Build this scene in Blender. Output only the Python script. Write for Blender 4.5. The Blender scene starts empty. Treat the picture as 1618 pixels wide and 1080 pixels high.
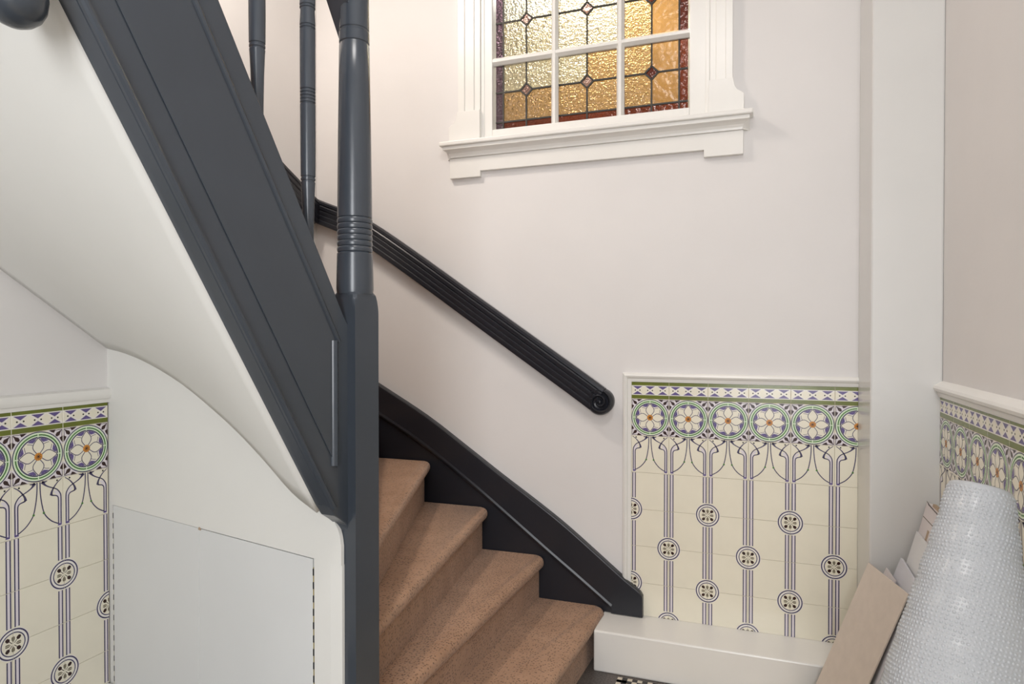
import bpy, bmesh, math, random
from mathutils import Vector, Matrix
random.seed(7)
SC = bpy.context.scene
COL = SC.collection
PI = math.pi

# ------------------------------------------------------------------ camera
F_PX, YAW, PITCH, EYE = 1040.2, .349, .0119, 1.32
cam_d = bpy.data.cameras.new('camera'); cam = bpy.data.objects.new('camera', cam_d); COL.objects.link(cam)
cam_d.sensor_width = 36.0; cam_d.lens = F_PX / 1618.0 * 36.0; cam_d.clip_start = .02
cam.location = (0, 0, EYE); cam.rotation_euler = (PI/2 - PITCH, 0, YAW)
SC.camera = cam
# ------------------------------------------------------------------ world, lights, exposure
w = bpy.data.worlds.new('world'); SC.world = w; w.use_nodes = True
w.node_tree.nodes['Background'].inputs[0].default_value = (.80, .86, 1, 1)
w.node_tree.nodes['Background'].inputs[1].default_value = .35
def area(name, loc, target, size, power, color):
    l = bpy.data.lights.new(name, 'AREA'); l.shape = 'RECTANGLE'; l.size, l.size_y = size; l.energy = power; l.color = color
    o = bpy.data.objects.new(name, l); COL.objects.link(o); o.location = loc
    o.rotation_euler = (Vector(target) - Vector(loc)).to_track_quat('-Z', 'Y').to_euler()
    return o
area('front_door_daylight', (.15, -2.1, 1.65), (-1.2, 2.7, 1.2), (.9, 2.0), 64, (.955, .975, 1))
area('hall_ceiling_lamp', (-.2, .25, 3.45), (-.5, .8, 0), (.6, .6), 18, (1, .97, .94))
area('stairwell_lamp', (-1.75, 1.70, 3.35), (-1.0, 1.9, 0), (.25, .25), 18, (1, .89, .79))
area('side_room_lamp', (-.7, 4.1, 3.7), (-.8, 3.5, 1.5), (1.6, .5), 25, (1, .96, .88))
SC.view_settings.view_transform = 'Standard'; SC.view_settings.look = 'None'
SC.view_settings.gamma = 1.0; SC.view_settings.use_curve_mapping = False; SC.view_settings.exposure = 0.10

# ------------------------------------------------------------------ materials
def lin(c):
    return tuple(((v/255)/12.92 if v/255 <= .04045 else ((v/255+.055)/1.055)**2.4) for v in c) + (1,)
def mat(name, rgb, rough=.5, var=0., vscale=6., bump=0., bscale=200., spec=.5, trans=0., metal=0., coat=0., detail=3.):
    m = bpy.data.materials.new(name); m.use_nodes = True; nt = m.node_tree; b = nt.nodes['Principled BSDF']
    b.inputs['Base Color'].default_value = lin(rgb); b.inputs['Roughness'].default_value = rough
    b.inputs['Specular IOR Level'].default_value = spec; b.inputs['Metallic'].default_value = metal
    b.inputs['Transmission Weight'].default_value = trans; b.inputs['Coat Weight'].default_value = coat
    tc = nt.nodes.new('ShaderNodeTexCoord')
    if var:
        n = nt.nodes.new('ShaderNodeTexNoise'); n.inputs['Scale'].default_value = vscale; n.inputs['Detail'].default_value = detail
        r = nt.nodes.new('ShaderNodeValToRGB'); c = lin(rgb)
        r.color_ramp.elements[0].position = .3; r.color_ramp.elements[1].position = .7
        r.color_ramp.elements[0].color = tuple(v*(1-var) for v in c[:3])+(1,); r.color_ramp.elements[1].color = tuple(min(1, v*(1+var)) for v in c[:3])+(1,)
        nt.links.new(tc.outputs['Object'], n.inputs['Vector']); nt.links.new(n.outputs['Fac'], r.inputs[0]); nt.links.new(r.outputs[0], b.inputs['Base Color'])
    if bump:
        n2 = nt.nodes.new('ShaderNodeTexNoise'); n2.inputs['Scale'].default_value = bscale; n2.inputs['Detail'].default_value = 2
        bp = nt.nodes.new('ShaderNodeBump'); bp.inputs['Strength'].default_value = bump; bp.inputs['Distance'].default_value = .002
        nt.links.new(tc.outputs['Object'], n2.inputs['Vector']); nt.links.new(n2.outputs['Fac'], bp.inputs['Height']); nt.links.new(bp.outputs[0], b.inputs['Normal'])
    return m
M = {}
M['wall'] = mat('wall_paint', (226, 223, 221), .75, .02, 2.5, .12, 45)
M['wall_r'] = M['wall']; M['pier'] = mat('pier_gloss_paint', (213, 212, 209), .24, .015, 4, .05, 40)
M['gloss_white'] = mat('white_gloss_paint', (233, 231, 226), .28, .015, 5, .06, 60)
M['plaster'] = mat('plaster_white', (230, 229, 224), .6, .015, 3, .25, 22)
M['door'] = mat('door_white', (222, 223, 222), .45, .02, 3, .05, 30)
M['sheened'] = mat('black_paint_sheened', (61, 67, 75), .25, .05, 6, .05, 90, .6)  # same paint as black, with its reflected sheen put into a lighter colour
M['black'] = mat('black_paint', (34, 36, 43), .32, .05, 6, .06, 90, .5)
M['gap_shade'] = mat('gap_shade_dark', (20, 20, 22), .6, .05, 9)  # near-black standing in for shade in the door and hinge gaps
M['grout'] = mat('grout', (160, 150, 128), .9, .05, 40)
M['cream'] = mat('tile_cream', (238, 232, 213), .22, .025, 9, .03, 30, .5)
M['tile_white'] = mat('tile_white', (238, 234, 228), .22, .02, 9)
M['lilac'] = mat('tile_lilac', (228, 221, 226), .22, .02, 9)
M['purple'] = mat('tile_purple', (98, 84, 138), .22, .08, 40)
M['line'] = mat('tile_line', (68, 62, 96), .25, .06, 40)
M['green'] = mat('tile_green', (78, 128, 62), .22, .08, 40)
M['palegreen'] = mat('tile_palegreen', (222, 236, 208), .22, .02, 20)
M['olive'] = mat('tile_olive', (104, 113, 32), .2, .12, 14)
M['brown'] = mat('tile_brown', (48, 20, 16), .25, .08, 40)
M['orange'] = mat('tile_orange', (206, 136, 48), .25, .12, 60)
M['dot'] = mat('tile_dot', (44, 44, 40), .25, .05, 40)
M['petalgrey'] = mat('tile_petal', (112, 104, 84), .25, .08, 40)
M['lead'] = mat('lead_came', (62, 60, 56), .5, .08, 60, metal=.4)
M['brass'] = mat('hinge_brass', (168, 150, 84), .35, .1, 60, metal=.7)
M['cardboard'] = mat('cardboard', (214, 202, 190), .85, .03, 30, .1, 120)
M['white_board'] = mat('white_board', (226, 226, 226), .6, .015, 10)
M['grey_board'] = mat('grey_board', (212, 212, 218), .6, .015, 10)
M['pink_board'] = mat('pink_board', (220, 212, 211), .6, .02, 10)
M['tan_print'] = mat('tan_print', (172, 150, 126), .6, .06, 30)
M['floor'] = mat('terrazzo_grey', (92, 86, 82), .5, .5, 160, .05, 200)
M['mosaic'] = mat('mosaic_tan', (190, 172, 140), .5, .4, 170, .05, 200)
M['stone_black'] = mat('mosaic_black', (38, 34, 32), .4, .1, 60)
M['stone_cream'] = mat('mosaic_cream', (206, 196, 178), .4, .08, 60)
M['beyond'] = mat('side_room_wall', (206, 198, 178), .8, .42, 8, .1, 20)  # light and dark blotches put into the colour, so brightness varies through the glass
M['beyond_wood'] = mat('side_room_wood', (176, 112, 48), .6, .12, 5)

def carpet():
    m = bpy.data.materials.new('stair_carpet'); m.use_nodes = True; nt = m.node_tree; b = nt.nodes['Principled BSDF']
    b.inputs['Roughness'].default_value = .95; b.inputs['Specular IOR Level'].default_value = .1; b.inputs['Sheen Weight'].default_value = .25
    tc = nt.nodes.new('ShaderNodeTexCoord')
    n = nt.nodes.new('ShaderNodeTexNoise'); n.inputs['Scale'].default_value = 7; n.inputs['Detail'].default_value = 4
    r = nt.nodes.new('ShaderNodeValToRGB'); r.color_ramp.elements[0].position = .3; r.color_ramp.elements[1].position = .7
    r.color_ramp.elements[0].color = lin((160, 123, 95)); r.color_ramp.elements[1].color = lin((177, 140, 112))
    v = nt.nodes.new('ShaderNodeTexVoronoi'); v.inputs['Scale'].default_value = 105; v.inputs['Randomness'].default_value = .75
    r2 = nt.nodes.new('ShaderNodeValToRGB'); r2.color_ramp.elements[0].position = .12; r2.color_ramp.elements[1].position = .42
    r2.color_ramp.elements[0].color = (.30, .27, .25, 1); r2.color_ramp.elements[1].color = (1, 1, 1, 1)
    mx = nt.nodes.new('ShaderNodeMix'); mx.data_type = 'RGBA'; mx.blend_type = 'MULTIPLY'; mx.inputs['Factor'].default_value = 1
    n2 = nt.nodes.new('ShaderNodeTexNoise'); n2.inputs['Scale'].default_value = 420
    ad = nt.nodes.new('ShaderNodeMath'); ad.operation = 'ADD'
    bp = nt.nodes.new('ShaderNodeBump'); bp.inputs['Strength'].default_value = .6; bp.inputs['Distance'].default_value = .003
    L = nt.links.new
    for t in (n, v, n2): L(tc.outputs['Object'], t.inputs['Vector'])
    L(n.outputs['Fac'], r.inputs[0]); L(v.outputs['Distance'], r2.inputs[0])
    L(r.outputs[0], mx.inputs['A']); L(r2.outputs[0], mx.inputs['B']); L(mx.outputs['Result'], b.inputs['Base Color'])
    L(v.outputs['Distance'], ad.inputs[0]); L(n2.outputs['Fac'], ad.inputs[1]); L(ad.outputs[0], bp.inputs['Height']); L(bp.outputs[0], b.inputs['Normal'])
    return m
M['carpet'] = carpet()

def glass(name, rgb, scale=75, strength=1., rough=.10):
    m = bpy.data.materials.new(name); m.use_nodes = True; nt = m.node_tree; b = nt.nodes['Principled BSDF']
    b.inputs['Base Color'].default_value = lin(rgb); b.inputs['Roughness'].default_value = rough
    b.inputs['Transmission Weight'].default_value = .88; b.inputs['IOR'].default_value = 1.45
    tc = nt.nodes.new('ShaderNodeTexCoord'); n = nt.nodes.new('ShaderNodeTexNoise'); n.inputs['Scale'].default_value = scale; n.inputs['Detail'].default_value = 1.5
    bp = nt.nodes.new('ShaderNodeBump'); bp.inputs['Strength'].default_value = strength; bp.inputs['Distance'].default_value = .012
    nt.links.new(tc.outputs['Object'], n.inputs['Vector']); nt.links.new(n.outputs['Fac'], bp.inputs['Height']); nt.links.new(bp.outputs[0], b.inputs['Normal'])
    return m
M['g_pale'] = glass('glass_pale', (234, 232, 214)); M['g_cream'] = glass('glass_cream', (234, 224, 194))
M['g_amber'] = glass('glass_amber', (218, 180, 126)); M['g_amber_smooth'] = glass('glass_amber_smooth', (214, 168, 106), 40, .25, .2)
M['g_red'] = glass('glass_red', (142, 72, 48), 50, .5); M['g_purple'] = glass('glass_purple', (120, 96, 112), 90, 1.)
M['g_rose'] = glass('glass_rose', (176, 142, 134), 80, .8); M['g_wine'] = glass('glass_wine', (108, 54, 44), 50, .5)

def wrap_mat():
    m = bpy.data.materials.new('bubble_wrap'); m.use_nodes = True; nt = m.node_tree; b = nt.nodes['Principled BSDF']
    b.inputs['Base Color'].default_value = lin((218, 221, 225)); b.inputs['Roughness'].default_value = .28
    b.inputs['Transmission Weight'].default_value = .40; b.inputs['IOR'].default_value = 1.30; b.inputs['Coat Weight'].default_value = .3; b.inputs['Coat Roughness'].default_value = .2
    tc = nt.nodes.new('ShaderNodeTexCoord'); n = nt.nodes.new('ShaderNodeTexNoise'); n.inputs['Scale'].default_value = 60; n.inputs['Detail'].default_value = 3
    bp = nt.nodes.new('ShaderNodeBump'); bp.inputs['Strength'].default_value = .35; bp.inputs['Distance'].default_value = .004
    nt.links.new(tc.outputs['Object'], n.inputs['Vector']); nt.links.new(n.outputs['Fac'], bp.inputs['Height']); nt.links.new(bp.outputs[0], b.inputs['Normal'])
    return m
M['wrap'] = wrap_mat()

# ------------------------------------------------------------------ helpers
def mesh(name, verts, faces, mats, fm=None, smooth=False):
    me = bpy.data.meshes.new(name); me.from_pydata([tuple(v) for v in verts], [], faces)
    for m_ in (mats if isinstance(mats, (list, tuple)) else [mats]): me.materials.append(m_)
    if fm:
        for p, i in zip(me.polygons, fm): p.material_index = i
    if smooth:
        for p in me.polygons: p.use_smooth = True
    me.update(); return me
def link(name, data, parent=None, loc=None):
    o = bpy.data.objects.new(name, data); COL.objects.link(o)
    if loc: o.location = loc
    if parent: setp(o, parent)
    return o
def setp(o, parent):
    o.parent = parent
    T = Matrix.Identity(4); p = parent
    while p:
        T = p.matrix_basis @ T if p.parent is None else p.matrix_parent_inverse @ p.matrix_basis @ T
        p = p.parent
    o.matrix_parent_inverse = T.inverted()
def tag(o, label, cat, kind=None, group=None):
    o['label'] = label; o['category'] = cat
    if kind: o['kind'] = kind
    if group: o['group'] = group
    return o
class MB:
    def __init__(s): s.v = []; s.f = []
    def add(s, v, f):
        n = len(s.v); s.v += [Vector(p) for p in v]; s.f += [[i+n for i in q] for q in f]
    def box(s, lo, hi):
        x0, y0, z0 = lo; x1, y1, z1 = hi
        s.add([(x0,y0,z0),(x1,y0,z0),(x1,y1,z0),(x0,y1,z0),(x0,y0,z1),(x1,y0,z1),(x1,y1,z1),(x0,y1,z1)],
              [(0,3,2,1),(4,5,6,7),(0,1,5,4),(1,2,6,5),(2,3,7,6),(3,0,4,7)])
    def prism(s, pts, off):          # polygon in 3D extruded along off
        n = len(pts); off = Vector(off); a = [Vector(p) for p in pts]
        s.add(a+[p+off for p in a], [list(range(n))[::-1], list(range(n, 2*n))]+[(i, (i+1) % n, n+(i+1) % n, n+i) for i in range(n)])
    def sweep(s, prof, path, ups, closed=True, caps=True):   # prof: (a,b) in frame (side, up)
        rings = []
        for P, (sd, up) in zip(path, ups): rings.append([Vector(P)+Vector(sd)*a+Vector(up)*b for a, b in prof])
        n = len(prof); v = [p for r in rings for p in r]; f = []
        for i in range(len(rings)-1):
            for j in range(n if closed else n-1):
                k = (j+1) % n; f.append((i*n+j, i*n+k, (i+1)*n+k, (i+1)*n+j))
        if caps: f.append(list(range(n))[::-1]); f.append([(len(rings)-1)*n+j for j in range(n)])
        s.add(v, f)
    def lathe(s, prof, c, seg=28, caps=True):     # prof: (z, r)
        v = []; f = []; n = len(prof)
        for z, r in prof:
            for k in range(seg): a = 2*PI*k/seg; v.append((c[0]+r*math.cos(a), c[1]+r*math.sin(a), c[2]+z))
        for i in range(n-1):
            for k in range(seg): f.append((i*seg+k, i*seg+(k+1) % seg, (i+1)*seg+(k+1) % seg, (i+1)*seg+k))
        if caps: f.append(list(range(seg))[::-1]); f.append([(n-1)*seg+k for k in range(seg)])
        s.add(v, f)
    def out(s, name, m_, parent=None, smooth=False, bevel=0, auto=None):
        me = mesh(name, s.v, s.f, m_, None, smooth)
        bm = bmesh.new(); bm.from_mesh(me); bmesh.ops.recalc_face_normals(bm, faces=bm.faces)
        if auto is not None:
            for e_ in bm.edges:
                if len(e_.link_faces) == 2 and e_.calc_face_angle(0) > auto: e_.smooth = False
        bm.to_mesh(me); bm.free()
        o = link(name, me, parent)
        if bevel:
            b = o.modifiers.new('bevel', 'BEVEL'); b.width = bevel; b.segments = 2; b.limit_method = 'ANGLE'; b.angle_limit = .6
        return o
def empty(name, loc=(0, 0, 0)):
    o = bpy.data.objects.new(name, None); COL.objects.link(o); o.location = loc; o.empty_display_size = .1; return o
def catmull(pts, n=8):
    P = [Vector(p) for p in pts]; P = [P[0]*2-P[1]]+P+[P[-1]*2-P[-2]]; out = []
    for i in range(1, len(P)-2):
        for k in range(n):
            t = k/n; a, b, c, d = P[i-1:i+3]
            out.append(.5*((2*b)+(c-a)*t+(2*a-5*b+4*c-d)*t*t+(3*b-a-3*c+d)*t**3))
    out.append(P[-2]); return out

# ------------------------------------------------------------------ dimensions of the place
YB = 2.733                     # back wall plane
XL, XR = -2.019, .580          # side walls
TILE = .152; ZC = 1.0544       # tile pitch, top of the circle row
YP, XP = 2.465, .372           # pilaster front, pilaster left side
ZTOP = 3.75
A = .204                       # the cupboard wall and the newel stand turned by this much
E_ = Vector((math.cos(A), -math.sin(A), 0)); N_ = Vector((-math.sin(A), -math.cos(A), 0))
CORNER = Vector((XL, 1.60, 0)); AW = .2155; EW = Vector((math.cos(AW), -math.sin(AW), 0)); NW = Vector((-math.sin(AW), -math.cos(AW), 0))
NC = Vector((-.902, 1.368, 0)); AXIS = NC - E_*.0405 - N_*.0405
Bq = .10
SD = Vector((-math.sin(Bq), -math.cos(Bq), 0)); SN = Vector((math.cos(Bq), -math.sin(Bq), 0)); P0 = NC - E_*.026
def sp(s, z, o=0.): return P0 + SD*s + SN*o + Vector((0, 0, z))
def cw(u, z, o=0.): return CORNER + EW*u + NW*o + Vector((0, 0, z))

# ------------------------------------------------------------------ room shell
b = MB(); b.box((XL-.2, -2.6, -.05), (XR+.4, YB+.2, 0)); floor = tag(b.out('floor', M['floor']), 'dark grey speckled mosaic floor at the foot of the stairs', 'floor', 'structure')
b = MB(); b.box((XL-.2, -2.6, ZTOP), (XR+.4, YB+.2, ZTOP+.1)); tag(b.out('ceiling', M['wall']), 'white ceiling high above the stairwell', 'ceiling', 'structure')
WX0, WX1, WZ0, WZ1 = -1.127, -.173, 2.165, 3.25
b = MB()
b.box((XL-.2, YB, 0), (WX0, YB+.15, ZTOP)); b.box((WX1, YB, 0), (XR+.4, YB+.15, ZTOP)); b.box((WX0, YB, 0), (WX1, YB+.15, WZ0)); b.box((WX0, YB, WZ1), (WX1, YB+.15, ZTOP))
wall_back = tag(b.out('wall_back', M['wall']), 'pale painted wall with the stained glass window and tile panel', 'wall', 'structure')
b = MB(); b.box((XL-.15, -2.6, 0), (XL, YB, ZTOP)); wall_left = tag(b.out('wall_left', M['wall']), 'white wall with tiled dado left of the cupboard doors', 'wall', 'structure')
b = MB(); b.box((XR, -2.6, 0), (XR+.15, YB, ZTOP)); wall_right = tag(b.out('wall_right', M['wall_r']), 'pale wall with tiled dado behind the bubble wrap', 'wall', 'structure')
b = MB(); b.box((XP, YP, 0), (XR, YB, ZTOP)); tag(b.out('wall_pier', M['pier'], bevel=.006), 'glossy white pier in the corner beside the tile panel', 'pilaster', 'structure')
b = MB()
b.box((XL-.2, -2.75, 0), (-1.05, -2.6, ZTOP)); b.box((.35, -2.75, 0), (XR+.4, -2.6, ZTOP)); b.box((-1.05, -2.75, 2.7), (.35, -2.6, ZTOP))
tag(b.out('wall_front', M['wall']), 'white hall wall around the entrance opening', 'wall', 'structure')
# the lit side room behind the window
b = MB(); b.box((-3.2, 4.45, .8), (1.2, 4.55, 4.2)); b.box((-3.3, YB+.15, .8), (-3.2, 4.55, 4.2)); b.box((1.2, YB+.15, .8), (1.3, 4.55, 4.2)); b.box((-3.3, YB+.15, .7), (1.3, 4.55, .8)); b.box((-3.3, YB+.15, 4.2), (1.3, 4.55, 4.3))
tag(b.out('wall_beyond', M['beyond']), 'warm lit side room seen blurred through the stained glass', 'wall', 'structure')

# ------------------------------------------------------------------ tiles
class T2:                       # flat printed / glazed tile built in local x right, y up, z out; millimetres
    names = ['cream', 'grout', 'tile_white', 'lilac', 'purple', 'line', 'green', 'palegreen', 'olive', 'brown', 'orange', 'dot', 'petalgrey']
    def __init__(s, w=152., h=152.):
        s.v = []; s.f = []; s.m = []; s.w = w; s.h = h; s.lay = 0
        g = .45; e = 1.0; z = 8.0
        s.v = [(g, g, 0), (w-g, g, 0), (w-g, h-g, 0), (g, h-g, 0), (g, g, z-e), (w-g, g, z-e), (w-g, h-g, z-e), (g, h-g, z-e), (g+e, g+e, z), (w-g-e, g+e, z), (w-g-e, h-g-e, z), (g+e, h-g-e, z)]
        s.f = [(0, 1, 5, 4), (1, 2, 6, 5), (2, 3, 7, 6), (3, 0, 4, 7), (4, 5, 9, 8), (5, 6, 10, 9), (6, 7, 11, 10), (7, 4, 8, 11), (8, 9, 10, 11)]
        s.m = [0]*9; s.z = z
    def L(s, k): s.z = 8.0+.12*k; return s
    def poly(s, pts, m):
        n = len(s.v); s.v += [(x, y, s.z) for x, y in pts]; s.f.append(tuple(range(n, n+len(pts)))); s.m.append(T2.names.index(m))
    def ring(s, c, r0, r1, m, a0=0., a1=2*PI, n=40):
        k0 = len(s.v); n = max(3, int(n*abs(a1-a0)/(2*PI)+.99))
        for i in range(n+1):
            a = a0+(a1-a0)*i/n
            for r in (r0, r1): s.v.append((c[0]+r*math.cos(a), c[1]+r*math.sin(a), s.z))
        for i in range(n): s.f.append((k0+2*i, k0+2*i+1, k0+2*i+3, k0+2*i+2)); s.m.append(T2.names.index(m))
    def disc(s, c, r, m, n=10): s.poly([(c[0]+r*math.cos(2*PI*i/n), c[1]+r*math.sin(2*PI*i/n)) for i in range(n)], m)
    def stroke(s, pts, wd, m, n=4, smooth=True):
        P = catmull([(x, y, 0) for x, y in pts], n) if smooth and len(pts) > 2 else [Vector((x, y, 0)) for x, y in pts]
        k0 = len(s.v); N = len(P)
        for i, p in enumerate(P):
            d = (P[min(i+1, N-1)]-P[max(i-1, 0)]).normalized(); q = Vector((-d.y, d.x, 0))
            if isinstance(wd, (list, tuple)):
                t = i/(N-1)*(len(wd)-1); j = min(int(t), len(wd)-2); ww = wd[j]+(wd[j+1]-wd[j])*(t-j)
            else: ww = wd
            for sg in (-1, 1): s.v.append((p.x+q.x*sg*ww/2, p.y+q.y*sg*ww/2, s.z))
        for i in range(N-1): s.f.append((k0+2*i, k0+2*i+1, k0+2*i+3, k0+2*i+2)); s.m.append(T2.names.index(m))
    def get(s, name, clip=None):
        sc = .001
        v = [(x*sc, y*sc, z*sc) for x, y, z in s.v]
        me = mesh(name, v, s.f, [M[n] for n in T2.names], s.m)
        bm = bmesh.new(); bm.from_mesh(me)
        for f in bm.faces:
            if f.normal.z < -.5: f.normal_flip()
        bmesh.ops.bisect_plane(bm, geom=bm.verts[:]+bm.edges[:]+bm.faces[:], plane_co=(.00045, 0, 0), plane_no=(-1, 0, 0), clear_outer=True)
        bmesh.ops.bisect_plane(bm, geom=bm.verts[:]+bm.edges[:]+bm.faces[:], plane_co=((s.w-.45)*sc, 0, 0), plane_no=(1, 0, 0), clear_outer=True)
        if clip:
            for co, no in clip:
                bmesh.ops.bisect_plane(bm, geom=bm.verts[:]+bm.edges[:]+bm.faces[:], plane_co=co, plane_no=no, clear_outer=True)
        bm.to_mesh(me); bm.free(); return me
BH = 70.
def border_tile():
    t = T2(152, BH)
    t.L(1); t.poly([(1, 55), (151, 55), (151, 69), (1, 69)], 'olive'); t.poly([(1, 1), (151, 1), (151, 15.5), (1, 15.5)], 'olive')
    t.L(1); t.poly([(1, 15.5), (151, 15.5), (151, 18), (1, 18)], 'tile_white'); t.poly([(1, 52.5), (151, 52.5), (151, 55), (1, 55)], 'tile_white')
    for i in range(3):
        cx = 25.3+50.7*i; cy = 35.2
        t.L(1); t.stroke([(cx-25, 52.5), (cx+25, 18)], 3, 'tile_white', smooth=False); t.L(1.3); t.stroke([(cx-25, 18), (cx+25, 52.5)], 3, 'tile_white', smooth=False)
        t.L(2); t.poly([(cx-19.5, 52), (cx, 39), (cx+19.5, 52)], 'purple'); t.poly([(cx-19.5, 18.6), (cx+19.5, 18.6), (cx, 31.6)], 'purple')
        for sg in (-1, 1): t.disc((cx+sg*9.5, cy), 2.8, 'dot', 8)
    return t
def circle_tile():
    t = T2(); c = (76, 76)
    # corner flowers
    for qx in (0, 1):
        for qy in (0, 1):
            X = lambda x: x if qx == 0 else 152-x
            Yy = lambda y: y if qy == 0 else 152-y
            t.L(1); t.poly([(X(1), Yy(1)), (X(50), Yy(1)), (X(26), Yy(26)), (X(1), Yy(50))], 'lilac')
            t.L(2)
            t.poly([(X(3), Yy(3)), (X(12), Yy(8)), (X(20), Yy(11)), (X(23.5), Yy(18)), (X(22), Yy(22)), (X(18), Yy(23.5)), (X(11), Yy(20)), (X(8), Yy(12))], 'brown')
            t.poly([(X(23), Yy(1.5)), (X(44), Yy(1.5)), (X(35), Yy(8)), (X(28), Yy(11))], 'brown'); t.poly([(X(1.5), Yy(23)), (X(11), Yy(28)), (X(8), Yy(35)), (X(1.5), Yy(44))], 'brown')
            t.stroke([(X(4), Yy(3)), (X(24), Yy(4))], 1.6, 'brown', smooth=False); t.stroke([(X(3), Yy(4)), (X(4), Yy(24))], 1.6, 'brown', smooth=False)
    t.L(3); t.disc(c, 75.2, 'line', 48); t.L(4); t.disc(c, 72.2, 'palegreen', 48); t.L(5); t.ring(c, 63.2, 67.4, 'green'); t.ring(c, 56.0, 59.8, 'line')
    t.L(4.5); t.disc(c, 56.7, 'cream', 40)
    for k in range(4):
        a = k*PI/2; R = lambda r, q: (c[0]+r*math.cos(a)-q*math.sin(a), c[1]+r*math.sin(a)+q*math.cos(a))
        t.L(6); t.poly([R(55, -1.6), R(71, -1.6), R(71, 1.6), R(55, 1.6)], 'palegreen')
        for sg in (-1, 1):
            t.L(5); pw = lambda r, d: (c[0]+r*math.cos(a+sg*d), c[1]+r*math.sin(a+sg*d))
            t.poly([pw(55.5, .09), pw(55.8, .25), pw(55.8, .42), pw(55.4, .60), pw(50, .50), pw(46.5, .40), pw(45, .34), pw(48, .21)], 'purple')
            t.L(5.5); t.stroke([pw(55, .62), pw(49, .50), pw(45, .40), pw(40, .36)], 1.6, 'lilac')
            t.L(6); t.stroke([pw(40, .42), pw(46, .55), pw(52, .68)], 1.6, 'line')
        t.L(7)
        out = [(9, 4), (15, 9), (22, 14), (29, 16.2), (37, 14.6), (46, 8.8), (57, 0)]
        t.poly([R(r, q) for r, q in out]+[R(r, -q) for r, q in out[::-1][1:]], 'cream')
        t.L(8); t.stroke([R(r, q) for r, q in out], 2.3, 'line', 3); t.stroke([R(r, -q) for r, q in out], 2.3, 'line', 3)
    t.L(9); t.disc(c, 12, 'orange', 16); t.L(10)
    for k in range(4):
        a = k*PI/4; t.stroke([(c[0]-8*math.cos(a), c[1]-8*math.sin(a)), (c[0]+8*math.cos(a), c[1]+8*math.sin(a))], 1.5, 'brown', smooth=False)
    return t
def art_tile():
    t = T2()
    for mir in (0, 1):
        f = lambda p: (p[0] if not mir else 152-p[0], 152-p[1])
        F = lambda l: [f(p) for p in l]
        t.L(1); t.stroke(F([(12, 150), (12, 100), (12, 62), (19, 46), (29, 38)]), [9, 9, 9, 11, 6], 'lilac')
        t.L(2); t.stroke(F([(8, 146), (8, 100), (8, 60), (11, 47), (19, 35.5), (28, 29.4), (41.6, 23), (53.7, 15.7), (61, 8), (66, 2.5)]), [3.8, 3.8, 3.8, 3.6, 3.4, 3.3, 3.4, 4.2, 7.5, 9], 'line', 4)
        t.stroke(F([(50, 2.5), (58, 4), (66, 3)]), [2, 5, 4], 'line', 3)
        t.stroke(F([(16, 140), (16, 100), (16, 66), (18, 57.5), (23, 53), (32, 50.5), (38, 48)]), [3.6, 3.6, 3.6, 3.5, 3.4, 3.8, 5.5], 'line', 4)
        t.stroke(F([(5, 2.5), (19, 13.3), (29.4, 26), (36, 38), (38.5, 49)]), [2.2, 3.2, 4.2, 6, 8.5], 'line', 4)
        t.L(3); t.stroke(F([(71.5, 1.5), (71.3, 26), (68.5, 57), (62, 91), (53.7, 109), (37.5, 127.5), (19, 139.6), (9, 145)]), 3.4, 'line', 4)
        t.L(4); t.poly(F([(6.5, 134), (6.5, 147), (19, 147), (17, 141), (11, 142)]), 'purple')
        t.disc(f((61, 97)), 3.6, 'green', 8); t.disc(f((19.7, 6.6)), 3.0, 'dot', 8)
    return t
def stalk_tile(tl, tr, bl, br):
    t = T2(); cs = {'bl': (0, 0), 'br': (152, 0), 'tl': (0, 152), 'tr': (152, 152)}
    for left in (1, 0):
        y0 = 47.5 if (bl if left else br) else 0.8; y1 = 152-47.5 if (tl if left else tr) else 151.2
        X = lambda x: x if left else 152-x
        t.L(1); t.poly([(X(5), y0), (X(18.5), y0), (X(18.5), y1), (X(5), y1)], 'lilac')
        t.L(2)
        for a, b_ in ((4.2, 7.9), (15.1, 18.8)): t.poly([(X(a), y0), (X(b_), y0), (X(b_), y1), (X(a), y1)], 'line')
    for key, on in (('tl', tl), ('tr', tr), ('bl', bl), ('br', br)):
        if not on: continue
        c = cs[key]; a0 = {'bl': 0, 'br': PI/2, 'tr': PI, 'tl': 1.5*PI}[key]
        t.L(3); t.ring(c, 0.4, 46.5, 'tile_white', a0, a0+PI/2, 48)
        t.L(4); t.ring(c, 40.5, 44.6, 'line', a0, a0+PI/2, 48); t.ring(c, 31.5, 34.6, 'line', a0, a0+PI/2, 48); t.ring(c, .4, 31, 'cream', a0, a0+PI/2, 40)
        am = a0+PI/4; R = lambda r, q: (c[0]+r*math.cos(am)-q*math.sin(am), c[1]+r*math.sin(am)+q*math.cos(am))
        t.L(5); t.poly([R(16, -3), R(20, -5.8), R(27, -4.6), R(29, 0), R(27, 4.6), R(20, 5.8), R(16, 3)], 'brown'); t.stroke([R(4, 0), R(18, 0)], 1.8, 'brown', smooth=False)
        for ae, sg in ((a0, 1), (a0+PI/2, -1)):
            Q = lambda r, q: (c[0]+r*math.cos(ae)-q*sg*math.sin(ae), c[1]+r*math.sin(ae)+q*sg*math.cos(ae))
            t.poly([Q(6, .6), Q(12, .6), Q(20, .6), Q(23, 1), Q(20, 4.6), Q(13, 4.4)][::1 if sg > 0 else -1], 'petalgrey')
    return t
MESH = {}
def tmesh(kind, clip=None):
    key = (kind, str(clip))
    if key not in MESH:
        t = border_tile() if kind == 'border' else circle_tile() if kind == 'circle' else art_tile() if kind == 'art' else stalk_tile(*kind)
        MESH[key] = t.get('tile', clip)
    return MESH[key]
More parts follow.
